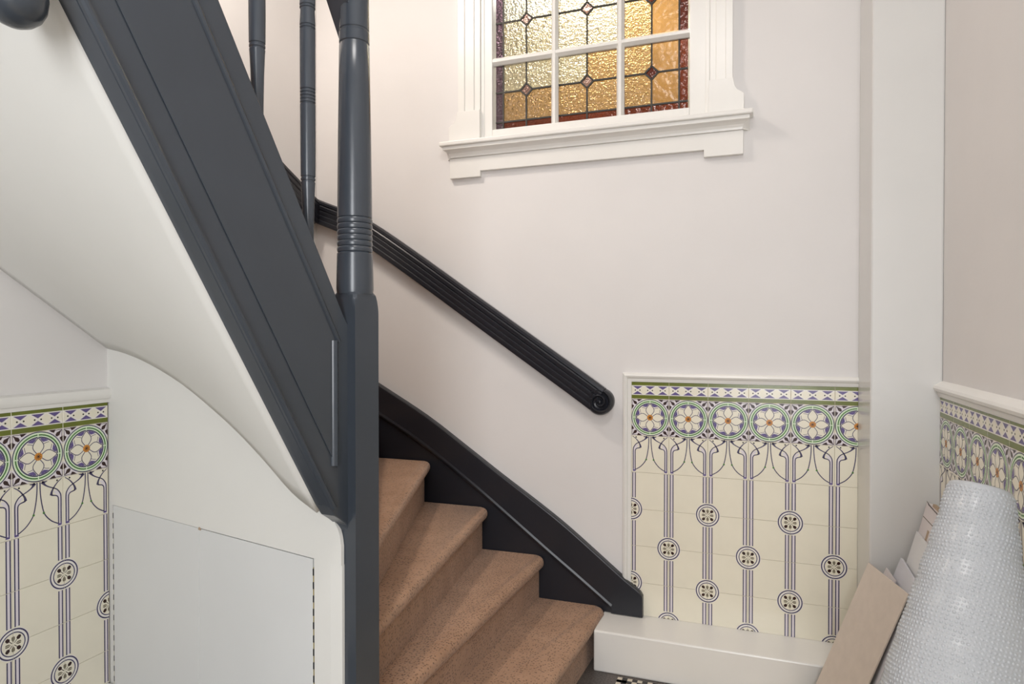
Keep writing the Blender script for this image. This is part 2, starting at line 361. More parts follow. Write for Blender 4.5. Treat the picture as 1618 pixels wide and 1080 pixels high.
def tile_panel(parent, origin, right, out, ncol, parity, zbase, width, ZC=ZC):
    """origin: top-left of the circle row on the wall face; right: unit vector along the wall; width: panel width"""
    right = Vector(right); out = Vector(out); up = Vector((0, 0, 1)); O = Vector(origin)
    Rm = Matrix((right, up, out)).transposed().to_4x4()
    for c in range(ncol):
        cw_ = min(TILE, width-c*TILE)
        cx = [((cw_-.0005, 0, 0), (1, 0, 0))] if cw_ < TILE-.002 else []
        rows = [('border', BH/1000, None)]
        rows += [('circle', -TILE, 0), ('art', -2*TILE, 1)]
        k = 2
        while ZC-k*TILE > zbase+.003:
            dot = lambda j, kk: kk >= 3 and (j+kk+parity) % 2 == 1
            rows.append(((dot(c, k), dot(c+1, k), dot(c, k+1), dot(c+1, k+1)), -(k+1)*TILE, k)); k += 1
        for kind, dz, kk in rows:
            z0 = ZC if kind == 'border' else ZC+dz
            cl = list(cx)
            if z0 < zbase: cl.append(((0, zbase-z0+.0005, 0), (0, -1, 0)))
            o = link('tile', tmesh(kind, cl or None), None)
            o.matrix_basis = Matrix.Translation(O+right*(c*TILE)+up*(z0-O.z)) @ Rm
            o.rotation_mode = 'QUATERNION'
            o.parent = parent
    # bedding mortar behind the joints
    b = MB(); p = O+up*(zbase-O.z); q = right*width
    b.prism([p, p+q, p+q+up*(ZC+BH/1000-zbase), p+up*(ZC+BH/1000-zbase)], out*.0055)
    b.out('tile_bedding', M['grout'], parent)
LEDGE = .160
XB0 = -.4658
tile_panel(wall_back, (XB0, YB, ZC), (1, 0, 0), (0, -1, 0), 6, 0, LEDGE, XP-XB0)
YL0 = 1.5948
ZL = ZC-.026                    # the left dado is laid a little lower
tile_panel(wall_left, (XL, YL0-11*TILE, ZL), (0, 1, 0), (1, 0, 0), 11, 0, LEDGE, 11*TILE, ZL)
tile_panel(wall_right, (XR, YP-.001, ZC), (0, -1, 0), (-1, 0, 0), 13, 0, LEDGE, 13*TILE)

# ------------------------------------------------------------------ dado mouldings
def moulding(name, prof, path, frames, label, m_='gloss_white'):
    b = MB(); b.sweep(prof, path, frames); return tag(b.out(name, M[m_], smooth=True, auto=.5), label, 'moulding', 'structure')
zt = ZC+BH/1000
# back panel frame: profile (a across from the outside inward, d out of the wall), mitred at the top left
fw = .034; XF = XB0-.036
prof = [(0, 0), (0, .010), (.004, .019), (.012, .0225), (.0195, .019), (.0225, .014), (.028, .0135), (.031, .012), (.036, .0115), (.036, 0)]
b = MB()
def frame_pt(a, d, corner):     # corner 0: bottom left, 1: top left mitre, 2: top right
    if corner == 0: return Vector((XF+a, YB-d, .285))
    if corner == 1: return Vector((XF+a, YB-d, zt+.036-a))
    return Vector((XP, YB-d, zt+.036-a))
v = [frame_pt(a, d, k) for k in range(3) for a, d in prof]; n = len(prof)
b.add(v, [(i*n+j, i*n+j+1, (i+1)*n+j+1, (i+1)*n+j) for i in range(2) for j in range(n-1)]+[list(range(n)), [2*n+j for j in range(n)]])
tag(b.out('trim_1', M['gloss_white'], smooth=True, auto=.4), 'white mitred moulding framing the tile panel beside the pier', 'moulding', 'structure')
rp = [(0, zt-.006), (.012, zt-.006), (.015, zt+.001), (.017, zt+.009), (.025, zt+.014), (.028, zt+.023), (.025, zt+.031), (.016, zt+.036), (.007, zt+.042), (0, zt+.045)]
def rail_along(name, x, sgn, y0, y1, label):
    b = MB(); b.sweep([(a*sgn, z) for a, z in rp], [(x, y0, 0), (x, y1, 0)], [((1, 0, 0), (0, 0, 1))]*2)
    tag(b.out(name, M['gloss_white'], smooth=True, auto=.6), label, 'moulding', 'structure')
rail_along('trim_2', XR, -1, YP+.0, -2.0, 'rounded cream dado rail above the bubble wrap')
zt -= .026
rp = [(0, zt-.004), (.013, zt-.004), (.015, zt+.008), (.021, zt+.010), (.025, zt+.018), (.026, zt+.030), (.022, zt+.040), (.010, zt+.044), (0, zt+.045)]
rail_along('trim_3', XL, 1, 1.597, -2.0, 'white dado rail left of the cupboard doors')
b = MB(); b.box((-.578, 2.523, 0), (XP+.0, YB, LEDGE)); tag(b.out('baseboard_back', M['gloss_white'], bevel=.006), 'thick white ledge running under the tile panel', 'ledge', 'structure')
b = MB(); b.box((XL, -2.6, 0), (XL+.03, 1.59, LEDGE)); tag(b.out('baseboard_left', M['gloss_white'], bevel=.004), 'white skirting under the left wall tiles', 'skirting', 'structure')
b = MB(); b.box((XR-.05, -2.6, 0), (XR, YP, LEDGE)); tag(b.out('baseboard_right', M['gloss_white'], bevel=.004), 'white skirting behind the bubble wrap', 'skirting', 'structure')
# mosaic border in the floor
b1 = MB(); b2 = MB(); q = .019; x0, y0 = -.478, 2.508
cells = [(x0+i*q, y0, i) for i in range(44)]+[(x0, y0-i*q, i) for i in range(1, 60)]
for x, y, i in cells:
    for r_ in (0, 1):
        (b1 if (i+r_) % 2 else b2).box(((x, y-q*(r_+1)+.001, 0), (x+q-.001, y-q*r_, .0012)) [0], (x+q-.001, y-q*r_, .0012)) if i < 44 and y == y0 else (b1 if (i+r_) % 2 else b2).box((x+q*r_, y-q+.001, 0), (x+q*(r_+1)-.001, y, .0012))
o = b1.out('mosaic_border', M['stone_black'], floor); o['kind'] = 'stuff'
o = b2.out('mosaic_border', M['stone_cream'], floor); o['kind'] = 'stuff'
b = MB(); b.box((x0+2*q, -1.5, 0), (XR-.06, y0-2*q, .0008)); b.out('mosaic_field', M['mosaic'], floor)

# ------------------------------------------------------------------ window
win = tag(empty('window_1', (-.65, YB, WZ0)), 'white framed stained glass window with leaded amber panes', 'window', 'structure')
# linings and fixed frame
GX = [(-1.074, -.818), (-.787, -.534), (-.502, -.2495)]; GZ = [(2.237, 2.514), (2.548, 2.85), (2.884, 3.165)]
YG = YB+.022
b = MB()
for (x0, x1, z0, z1) in ((WX0, GX[0][0]-.012, WZ0, WZ1), (GX[2][1]+.012, WX1, WZ0, WZ1), (GX[0][0]-.012, GX[2][1]+.012, WZ0, GZ[0][0]-.010), (GX[0][0]-.012, GX[2][1]+.012, GZ[2][1]+.012, WZ1)):
    b.box((x0, YB-.006, z0), (x1, YB+.05, z1))
b.out('sash_frame', M['gloss_white'], win, bevel=.003)
for x0, x1 in ((GX[0][1], GX[1][0]), (GX[1][1], GX[2][0])):
    b = MB(); c = (x0+x1)/2
    b.prism([(x0, YB+.03, GZ[0][0]-.012), (x0, YB+.012, GZ[0][0]-.012), (c-.006, YB-.0045, GZ[0][0]-.012), (c+.006, YB-.0045, GZ[0][0]-.012), (x1, YB+.012, GZ[0][0]-.012), (x1, YB+.03, GZ[0][0]-.012)], (0, 0, GZ[2][1]-GZ[0][0]+.024))
    b.out('glazing_bar', M['gloss_white'], win)
for z0, z1 in ((GZ[0][1], GZ[1][0]), (GZ[1][1], GZ[2][0])):
    b = MB(); c = (z0+z1)/2; xa, xb = GX[0][0]-.014, GX[2][1]+.014
    b.prism([(xa, YB+.03, z0), (xa, YB+.012, z0), (xa, YB-.0035, c-.006), (xa, YB-.0035, c+.006), (xa, YB+.012, z1), (xa, YB+.03, z1)], (xb-xa, 0, 0))
    b.out('glazing_bar', M['gloss_white'], win)
# panes
def backlight_tint(i, j, qx, qz):  # tints graded by position, standing in for coloured light from behind the glass
    if i == 2: return 'g_amber' if qx == 0 else 'g_amber_smooth'
    if j == 0: return 'g_amber' if (qz == 0 or (i == 1 and qx == 1)) else 'g_cream'
    if j == 1: return 'g_cream' if (i == 1 or qz == 0) else 'g_pale'
    return 'g_pale'
for j, (z0, z1) in enumerate(GZ):
    for i, (x0, x1) in enumerate(GX):
        xa, xb, za, zb = x0-.004, x1+.004, z0-.004, z1+.004
        iw = .031
        ia, ib, ja, jb = xa, xb, za, zb
        if i == 0: ia = x0+iw
        if i == 2: ib = x1-iw
        if j == 0: ja = z0+.026
        if j == 2: jb = z1-.026
        cx = {0: x0+.139, 1: (x0+x1)/2-.002, 2: x0+.111}[i]; cz = (ja+jb)/2+.004; hd = .028
        pane = MB(); lw = .0033
        def came(p, q, wd=lw, dz=0.):
            p = Vector((p[0], 0, p[1])); q = Vector((q[0], 0, q[1])); d = (q-p).normalized(); s_ = Vector((-d.z, 0, d.x))*wd
            pane.prism([p-s_+Vector((0, YG-.0035-dz, 0)), p+s_+Vector((0, YG-.0035-dz, 0)), q+s_+Vector((0, YG-.0035-dz, 0)), q-s_+Vector((0, YG-.0035-dz, 0))], (0, .0085, 0))
        came((cx, ja), (cx, cz-hd)); came((cx, cz+hd), (cx, jb)); came((ia, cz), (cx-hd, cz)); came((cx+hd, cz), (ib, cz))
        dm = [(cx+hd, cz), (cx, cz+hd), (cx-hd, cz), (cx, cz-hd)]
        for k in range(4): came(dm[k], dm[(k+1) % 4], lw, .0004)
        if ia != xa: came((ia, za), (ia, zb), lw, .0002); came((xa, cz), (ia, cz))
        if ib != xb: came((ib, za), (ib, zb), lw, .0002); came((ib, cz), (xb, cz))
        if ja != za: came((xa, ja), (xb, ja), lw, .0001); came((cx, za), (cx, ja))
        if jb != zb: came((xa, jb), (xb, jb), lw, .0001); came((cx, zb), (cx, jb))
        po = pane.out('pane', M['lead'], win)
        def piece(pts, m_):
            b = MB(); b.prism([(x, YG, z) for x, z in pts], (0, .003, 0)); b.out('glass_piece', M[m_], po)
        for qx in (0, 1):
            for qz in (0, 1):
                X = ia if qx == 0 else ib; Z = ja if qz == 0 else jb; sx = -1 if qx == 0 else 1; sz = -1 if qz == 0 else 1
                piece([(X, Z), (cx, Z), (cx, cz+sz*hd), (cx+sx*hd, cz), (X, cz)], backlight_tint(i, j, qx, qz))
        piece(dm, 'g_wine' if i == 2 else 'g_rose')
        if ia != xa: piece([(xa, za), (ia, za), (ia, zb), (xa, zb)], 'g_purple')
        if ib != xb: piece([(ib, za), (xb, za), (xb, zb), (ib, zb)], 'g_red' if j == 0 else 'g_wine')
        if ja != za: piece([(ia, za), (ib, za), (ib, ja), (ia, ja)], 'g_red')
        if jb != zb: piece([(ia, jb), (ib, jb), (ib, zb), (ia, zb)], 'g_purple')
# architrave: stepped boards with flared foot blocks
ZS = 2.178
for sg, xo, xi, xblk in ((-1, -1.243, -1.140, -1.286), (1, -.074, -.158, -.031)):
    b = MB(); zf = 2.315
    w_ = xo-xi
    prof = [(xi, 0), (xi, .016), (xi+w_*.25, .016), (xi+w_*.28, .021), (xi+w_*.68, .021), (xi+w_*.71, .026), (xo, .026), (xo, 0)]
    b.prism([(x, YB-d, zf-.02) for x, d in prof], (0, 0, WZ1-zf+.12)); b.out('architrave', M['gloss_white'], win)
    b = MB(); xe = xi - sg*.004
    pts = [(xe, ZS), (xblk, ZS), (xblk, ZS+.072), (xblk-sg*.010, ZS+.080), (xo+sg*.018, ZS+.090), (xo+sg*.010, ZS+.104), (xo+sg*.004, ZS+.128), (xo+sg*.003, zf), (xe, zf)]
    b.prism([(x, YB, z) for x, z in pts], (0, -.032, 0)); b.out('plinth_block', M['gloss_white'], win, bevel=.0015)
    b = MB(); x0, x1 = sorted((xi-sg*.018, xi)); b.box((x0, YB-.010, ZS), (x1, YB, WZ1)); b.out('inner_bead', M['gloss_white'], win, bevel=.004)
b = MB(); b.box((-1.26, YB-.03, WZ1-.0), (-.06, YB, WZ1+.11)); b.out('head_board', M['gloss_white'], win, bevel=.003)
SX0, SX1 = -1.318, .003
b = MB(); b.box((SX0, YB-.072, ZS-.020), (SX1, YB, ZS)); b.out('sill', M['gloss_white'], win, bevel=.005)
b = MB(); cp = [(0, ZS-.020), (.060, ZS-.020), (.060, ZS-.034), (.057, ZS-.036), (.048, ZS-.040), (.038, ZS-.048), (.032, ZS-.058), (.030, ZS-.066), (0, ZS-.066)]
b.prism([(SX0+.013+.0, YB-d, z) for d, z in cp], (SX1-SX0-.026, 0, 0))
for v_ in b.v:                                      # returned ends follow the cove
    d = YB-v_.y
    if d > 0: v_.x += (.060-d)*(.9 if v_.x < -.6 else -.9)
b.out('cove_moulding', M['gloss_white'], win)
b = MB(); az, a0, a1 = ZS-.066, -1.286, -.033
b.prism([(a0, YB, az), (a0, YB, 2.022), (-1.138, YB, 2.022), (-1.138, YB, 2.047), (-.180, YB, 2.047), (-.180, YB, 2.019), (a1, YB, 2.019), (a1, YB, az)], (0, -.022, 0)); b.out('apron', M['gloss_white'], win, bevel=.0015)

# ------------------------------------------------------------------ cupboard wall under the stairs
top = [(0, 1.277), (.12, 1.262), (.265, 1.230), (.432, 1.177), (.586, 1.110), (.70, 1.052), (.807, .9885), (.908, .922), (.975, .893), (1.03, .884), (1.062, .874), (1.085, .853), (1.098, .828), (1.1035, .800)]
top = [(p.x, p.y) for p in catmull([(u, z, 0) for u, z in top], 4)]
DZ = .754; DU0, DU1 = .0287, 1.0067
b = MB()
def zt_at(u):
    for (a, za), (c, zc) in zip(top, top[1:]):
        if a <= u <= c: return za+(zc-za)*(u-a)/max(1e-6, c-a)
    return top[-1][1]
b.prism([cw(u, z) for u, z in top]+[cw(1.1035, DZ), cw(0, DZ)], N_*-.010)
b.prism([cw(0, 0), cw(DU0, 0), cw(DU0, DZ), cw(0, DZ)], N_*-.05)
b.prism([cw(DU1, 0), cw(1.066, 0), cw(1.066, DZ), cw(DU1, DZ)], N_*-.010)
b.prism([cw(1.066, 0), cw(1.1035, 0, -.003), cw(1.1035, DZ, -.003), cw(1.066, DZ)], N_*-.008)
tag(b.out('wall_understair', M['plaster']), 'white plastered cupboard wall curving up under the staircase', 'wall', 'structure')
b = MB(); b.prism([cw(0, 0, -.03), cw(1.06, 0, -.03), cw(1.06, .78, -.03), cw(0, .78, -.03)], N_*-.01); tag(b.out('cupboard_shade_sheet', M['gap_shade']), 'dark sheet standing in for the shade behind the door gaps', 'wall', 'structure')  # flat dark sheet added so the door gaps look shaded
mid = .514
for i, (u0, u1, hu, gap) in enumerate(((DU0+.004, mid-.0004, DU0, .0012), (mid+.0004, DU1-.006, DU1-.006, .0025))):
    d = tag(empty('door_%d' % (i+1), cw((u0+u1)/2, 0)), ['left plain white cupboard door leaf hinged beside the tiled wall', 'right plain white cupboard door leaf hinged beside the newel post'][i], 'door', 'structure')
    b = MB(); b.prism([cw(u0, .01), cw(u1, .01), cw(u1, DZ-gap), cw(u0, DZ-gap)], N_*-.02); b.out('door_panel', M['door'], d, bevel=.0012)
    b = MB(); b.prism([cw(hu, .02, -.002), cw(hu+.006, .02, -.002), cw(hu+.006, .73, -.002), cw(hu, .73, -.002)], N_*-.004); h = b.out('piano_hinge', M['brass'], d)
    b = MB()
    for k in range(21): z = .03+k*.034; b.prism([cw(hu+.0008, z, .0002), cw(hu+.0048, z, .0002), cw(hu+.0048, z+.017, .0002), cw(hu+.0008, z+.017, .0002)], N_*-.003)
    b.out('hinge_gap_shade', M['gap_shade'], h)  # dark dashes painting the shade in the gaps between brass knuckles
    if i:
        b = MB(); b.prism([cw(mid, .7495), cw(mid+.011, .7485), cw(mid+.009, .754), cw(mid+.003, .757)], N_*.003); b.out('catch', M['tan_print'], d)
# ------------------------------------------------------------------ sloping soffit under the upper flight
STH = .045
def zbot(s): return .9137+1.627*(s-.0672)
def ztop(s): return 1.3448+1.661*s
g = [(v, (z-.886)/.391) for v, z in [(0, 1.277), (.12, 1.262), (.266, 1.230), (.434, 1.177), (.588, 1.110), (.703, 1.052), (.81, .9885), (.912, .922), (1, .886)]]
g = [(p.x, p.y) for p in catmull([(a, c, 0) for a, c in g], 3)]
NR = 24; verts = []
for i in range(NR+1):
    t = i/NR
    s = .055+(.86-.055)*t; S = sp(s, zbot(s)+.002, -STH+.004)
    yw = 1.605+(.42-1.605)*t; W = Vector((XL+.001, yw, 1.2777+.707*(1.605-yw)))
    for v, h in g:
        p = W.lerp(S, v); p.z = S.z+(W.z-S.z)*h if abs(W.z-S.z) > 1e-4 else p.z; verts.append(p)
n = len(g); faces = [(i*n+j, (i+1)*n+j, (i+1)*n+j+1, i*n+j+1) for i in range(NR) for j in range(n-1)]
b = MB(); b.add(verts, faces); o = tag(b.out('ceiling_soffit', M['plaster'], smooth=True), 'smooth white plaster soffit under the upper stair flight', 'soffit', 'structure')
m_ = o.modifiers.new('thick', 'SOLIDIFY'); m_.thickness = .015; m_.offset = 0 
b = MB(); b.box((XL, -2.6, 2.22), (-1.05, .42, 2.42)); tag(b.out('floor_landing', M['plaster']), 'white landing above the foot of the hall', 'landing', 'structure')

# ------------------------------------------------------------------ staircase
st = tag(empty('staircase', (-.93, 1.9, 0)), 'winding staircase with brown carpet, dark slate string, newel and balusters', 'staircase')
NA = [(-.655, 1.36), (-.878, 1.42), (-.915, 1.44), (-.931, 1.455), (-.95, 1.46), (-.96, 1.45), (-.985, 1.40), (-1.0, 1.262), (-1.012, 1.147), (-1.024, 1.032), (-1.035, .917), (-1.047, .802), (-1.058, .69)]
NB = [(-.568, 2.70), (-.829, 2.70), (-1.092, 2.70), (-1.378, 2.70), (-1.66, 2.70), (-1.985, 2.62), (-1.985, 2.12), (-1.985, 1.76), (-1.985, 1.49), (-1.985, 1.22), (-1.985, .95), (-1.985, .68), (-1.985, .42)]
ZST = [.182, .366, .553, .741]+[.741+.187*k for k in range(1, 10)]
NP = [(.030, None), (.030, -.050), (.024, -.047), (.012, -.045), (.004, -.039), (0, -.029), (0, -.018), (.003, -.009), (.009, -.003), (.018, 0)]
for i in range(12):
    a, c = Vector((*NA[i], 0)), Vector((*NB[i], 0)); L = (c-a).length; d = (c-a)/L
    bk = Vector((-d.y, d.x, 0))                      # up-stairs direction
    z1 = ZST[i]; z0 = ZST[i-1] if i else 0.
    ts = [0, .25, .5, .75]; rr = .030
    ts = [t*(L-rr) for t in ts]+[L-rr*(1-q) for q in (0, .25, .5, .7, .85, .95, 1)]
    rows = []
    for t in ts:
        e = max(0, t-(L-rr)); off = rr-math.sqrt(max(0, rr*rr-e*e))
        row = []
        for dd, dz in NP:
            z = (z0-.002) if dz is None else z1+dz
            oo = dd+off*(1-min(1, dd/.03)*.0) if dd < .03 else max(dd, off)
            row.append(a+d*t+bk*oo+Vector((0, 0, z)))
        rows.append(row)
    b = MB(); n = len(NP); v = [p for r in rows for p in r]
    f = [(k*n+j, (k+1)*n+j, (k+1)*n+j+1, k*n+j+1) for k in range(len(rows)-1) for j in range(n-1)]
    # tread top
    na, nb = Vector((*NA[i+1], 0)), Vector((*NB[i+1], 0)); ext = (nb-na).normalized(); ext = Vector((-ext.y, ext.x, 0))*.04
    base = len(v); v += [nb+ext+Vector((0, 0, z1)), na+ext+Vector((0, 0, z1))]; extra = []
    if i == 4: v.append(Vector((-1.985, 2.70, z1))); extra = [base+2]
    f.append([k*n+n-1 for k in range(len(rows))]+extra+[base, base+1])
    # inner end cap down to the step below
    v += [na+ext+Vector((0, 0, z0-.002))]; f.append([j for j in range(n)]+[base+1, len(v)-1])
    b.add(v, f); o = b.out('step', M['carpet'], st, smooth=True, auto=.7); o['label'] = 'carpeted step %s' % ['lowest', 'second from the floor', 'third from the floor', 'fourth from the floor'][i] if i < 4 else 'carpeted winder step'
# inner side closing below the first two steps
b = MB(); b.prism([(-.60, 1.372, 0), (-.89, 1.41, 0), (-.89, 1.41, .36), (-.87, 1.41, .36), (-.845, 1.40, .17), (-.64, 1.375, .17)], (0, .03, 0)); b.out('step_end_panel', M['sheened'], st)
# wall string on the back wall
wt = [(-1.985, 1.262), (-1.645, 1.076), (-1.404, .943), (-1.194, .805), (-1.0362, .6995), (-.861, .586), (-.7205, .4885), (-.492, .3106), (-.447, .279), (-.424, .262), (-.4145, .246), (-.414, LEDGE+.003)]
wt = [(p.x, p.y) for p in catmull([(x, z, 0) for x, z in wt[:8]], 4)]+wt[8:]
bead = [(-1.985, 1.13), (-1.649, .944), (-1.42, .817), (-1.188, .662), (-1.0, .525), (-.821, .392), (-.68, .29), (-.545, .190)]
bead = [(p.x, p.y) for p in catmull([(x, z, 0) for x, z in bead], 6)]
b = MB(); b.prism([(x, YB-.002, z) for x, z in [(-2.015, .02)]+[(-2.015, wt[0][1])]+wt+[(-.575, LEDGE+.003), (-.60, .02)]], (0, -.026, 0)); ws = b.out('wall_string', M['black'], st)
b = MB(); up = wt+[(-.545, LEDGE+.003)]+[(x, z+.012) for x, z in bead[::-1]]
b.prism([(x, YB-.028, z) for x, z in up], (0, -.012, 0)); b.out('string_cap_board', M['black'], ws, bevel=.003)
b = MB(); fr = []; pth = []
for k, (x, z) in enumerate(bead):
    p, q = bead[max(k-1, 0)], bead[min(k+1, len(bead)-1)]; dx, dz = q[0]-p[0], q[1]-p[1]; l = math.hypot(dx, dz)
    pth.append((x, YB-.028, z)); fr.append(((0, -1, 0), (-dz/l, 0, dx/l) if dx > 0 else (dz/l, 0, -dx/l)))
b.sweep([(0, -.010), (.006, -.010), (.013, -.004), (.016, .004), (.013, .012), (0, .012)], pth, fr); b.out('string_bead', M['black'], ws, smooth=True, auto=.5)
# wall string on the left wall
b = MB(); b.prism([(XL+.002, 2.69, 1.27), (XL+.002, 2.3, 1.42), (XL+.002, 1.76, 1.66), (XL+.002, .6, 2.47), (XL+.002, .6, 2.2), (XL+.002, 1.5, 1.55), (XL+.002, 2.69, .9)], (.028, 0, 0)); b.out('wall_string', M['black'], st)
# outer string
SE = .735
b = MB(); poly = [(-.012, .80), (-.012, ztop(0)-.012), (.012, ztop(.012))]+[(SE, ztop(SE)), (SE, zbot(SE)), (.0672, .9137), (.046, .886), (.02, .868), (.004, .855)]
b.prism([sp(s, z) for s, z in poly], SN*-STH); ostr = b.out('outer_string', M['sheened'], st, bevel=.003)
def along(name, s0, s1, zf, prof, m_='sheened'):
    sl = (zf(s1)-zf(s0))/(s1-s0); l = math.hypot(1, sl); upv = (SD*(-sl/l)+Vector((0, 0, 1/l)))
    b = MB(); b.sweep(prof, [sp(s0, zf(s0)), sp(s1, zf(s1))], [(SN, upv)]*2); return b.out(name, M[m_], ostr, smooth=True, auto=.5)
along('bottom_bead', .062, SE, zbot, [(0, .0), (.006, 0), (.0105, .003), (.012, .0075), (.0095, .0125), (.004, .0145), (.002, .018), (0, .019)])
zu = lambda s: 1.9326+1.61*(s-.4356)
along('panel_moulding', .041, SE, zu, [(0, -.004), (.003, -.003), (.003, -.0005), (.0015, .0005), (.0065, .003), (.008, .0085), (.005, .014), (.001, .0165), (0, .017)])
zl = lambda s: 1.0009+1.622*(s-.0412)
b = MB(); b.prism([sp(s, z) for s, z in ((.0412, 1.0009), (.0412, zu(.0412)), (SE, zu(SE)), (SE, zl(SE)))], SN*.0028); b.out('raised_panel', M['sheened'], ostr, bevel=.001)
b = MB(); b.sweep([(0, 0), (.005, .002), (.009, .006), (.0105, .0105), (.009, .015), (.005, .019), (0, .021)], [sp(.0385, 1.008), sp(.0385, zu(.0385)+.012)], [(SN, SD)]*2); b.out('end_moulding', M['sheened'], ostr, smooth=True, auto=.5)
# newel post
ax = AXIS
b = MB(); H = .0405; v = []; zs = [0, .4, .8, 1.2, 1.362]+[1.362+.062*k/9 for k in range(1, 10)]
for z in zs:
    R_ = 1.0 if z <= 1.362 else .0440+(.0575-.0440)*math.sqrt(max(0, 1-((z-1.362)/.062)**2))
    for k in range(64):
        th = 2*PI*k/64+PI/64*0; r = min(H/max(abs(math.cos(th)), abs(math.sin(th))), R_)
        p = E_*(r*math.cos(th))+N_*(r*math.sin(th)); v.append((ax.x+p.x, ax.y+p.y, z))
f = [(i*64+k, i*64+(k+1) % 64, (i+1)*64+(k+1) % 64, (i+1)*64+k) for i in range(len(zs)-1) for k in range(64)]+[[(len(zs)-1)*64+k for k in range(64)], list(range(64))[::-1]]
b.add(v, f); nw = b.out('newel_post', M['sheened'], st, smooth=True, auto=.35)
pr = [(1.42, .0440), (1.432, .0455), (1.47, .0450), (1.52, .0437)]
z = 1.5235
for k in range(6): pr += [(z, .0405), (z+.0012, .0425), (z+.005, .0434), (z+.0095, .0434), (z+.0128, .0422)]; z += .0142
pr += [(z, .0405), (z+.0015, .0425), (1.66, .0422), (1.80, .0405), (1.95, .0383), (2.035, .0372), (2.038, .0352), (2.041, .0352), (2.043, .0372), (2.068, .0370), (2.0705, .0350), (2.0735, .0350), (2.076, .0368), (2.10, .0366), (2.30, .036), (2.33, .042), (2.35, .046), (2.36, .046), (2.375, .036), (2.40, .038), (2.44, .042), (2.48, .034), (2.50, .012), (2.502, .002)]
b = MB(); b.lathe(pr, (ax.x, ax.y, 0), 40); b.out('turned_shaft', M['sheened'], nw, smooth=True, auto=.6)
# balusters
bp_ = [(-.25, .0112), (-.08, .0113), (0, .0118), (.06, .0125), (.12, .0138), (.165, .0158), (.172, .0164), (.1735, .0150), (.1755, .0150), (.177, .0166), (.181, .0167), (.1825, .0152), (.1845, .0152), (.186, .0168), (.24, .0173), (.352, .0176)]
z = .354
for k in range(4): bp_ += [(z, .0158), (z+.0015, .0158), (z+.0025, .0176), (z+.0062, .0176)]; z += .0078
bp_ += [(z, .0158), (z+.0015, .0158), (z+.0025, .0176), (.524, .0178)]
for z in (.526, .533): bp_ += [(z, .0162), (z+.0015, .0162), (z+.0025, .0178), (z+.005, .0178)]
for z in (.572, .579): bp_ += [(z, .0162), (z+.0015, .0162), (z+.0025, .0178), (z+.005, .0178)]
bp_ += [(.70, .0175), (.80, .0165)]
bme = None
for s in (.094, .244, .394, .544):
    if bme is None:
        b = MB(); b.lathe(bp_, (0, 0, 0), 24); o = b.out('baluster', M['sheened'], None, smooth=True, auto=.6); bme = o.data
    else: o = link('baluster', bme)
    o.location = sp(s, ztop(s), -.036); setp(o, st)
# sloping handrail of the balustrade, its foot cut plumb against the newel
sl = 1.655; l = math.hypot(1, sl); zr = lambda s: 2.150+sl*(s+.018)
b = MB(); b.sweep([(-.030, -.022*l), (.030, -.022*l), (.033, -.002*l), (.028, .006*l), (.031, .014*l), (.026, .030*l), (.010, .040*l), (-.010, .040*l), (-.026, .030*l), (-.031, .014*l), (-.028, .006*l), (-.033, -.002*l)], [sp(-.060, zr(-.060), -.030), sp(.70, zr(.70), -.030)], [(SN, Vector((0, 0, 1)))]*2)
b.out('stair_rail', M['sheened'], st, smooth=True, auto=.5)
# upper newel with its turned drop
c = sp(.712, 0, -.022); b = MB(); h = .04
b.prism([c+SN*(h*i)+SD*(h*j)+Vector((0, 0, 1.93)) for i, j in ((-1, -1), (1, -1), (1, 1), (-1, 1))], (0, 0, 1.5)); un = b.out('upper_newel', M['sheened'], st, bevel=.004)
b = MB(); b.lathe([(1.772, .002), (1.7735, .012), (1.778, .022), (1.787, .032), (1.80, .0385), (1.818, .041), (1.84, .0395), (1.862, .034), (1.88, .0275), (1.888, .026), (1.892, .034), (1.905, .036), (1.912, .030), (1.93, .030)], (c.x, c.y, 0), 32)
b.out('newel_drop', M['sheened'], un, smooth=True, auto=.6)

# ------------------------------------------------------------------ handrail on the wall
hr = tag(empty('handrail', (-.6, YB, 1.0)), 'black fluted wall handrail ending in a carved scroll', 'handrail')
pts = [(-2.010, 1.925), (-1.948, 1.900), (-1.852, 1.863), (-1.75, 1.818), (-1.66, 1.768), (-1.45, 1.630), (-1.15, 1.425), (-.827, 1.205), (-.68, 1.105), (-.60, 1.049)]
P = catmull([(x, 0, z) for x, z in pts], 6)
hp = [(0, -.050), (.030, -.055), (.052, -.054), (.056, -.046), (.056, -.034), (.053, -.031), (.055, -.027), (.0555, -.012), (.0525, -.009), (.0545, -.005), (.0545, .009), (.052, .012), (.057, .017), (.059, .030), (.0555, .035), (.060, .040), (.059, .051), (.046, .057), (.020, .055), (0, .045)]
def frames(P):
    out = []
    for i in range(len(P)):
        d = (P[min(i+1, len(P)-1)]-P[max(i-1, 0)]).normalized(); out.append(((0, -1, 0), Vector((-d.z, 0, d.x)) if d.x > 0 else Vector((d.z, 0, -d.x))))
    return out
b = MB(); b.sweep(hp, [(p.x, YB, p.z) for p in P], frames(P)); b.out('rail', M['black'], hr, smooth=True, auto=.5)
b = MB(); PL = catmull([(XL, YB-.052, 1.902), (XL, 2.62, 1.929), (XL, 2.5, 1.985), (XL, 2.3, 2.085), (XL, 1.9, 2.34), (XL, .9, 3.05)], 6); fr = []
for i in range(len(PL)):
    d = (PL[min(i+1, len(PL)-1)]-PL[max(i-1, 0)]).normalized(); fr.append(((1, 0, 0), Vector((0, d.z, -d.y))))
b.sweep(hp, PL, fr); b.out('rail_return', M['black'], hr, smooth=True, auto=.5)
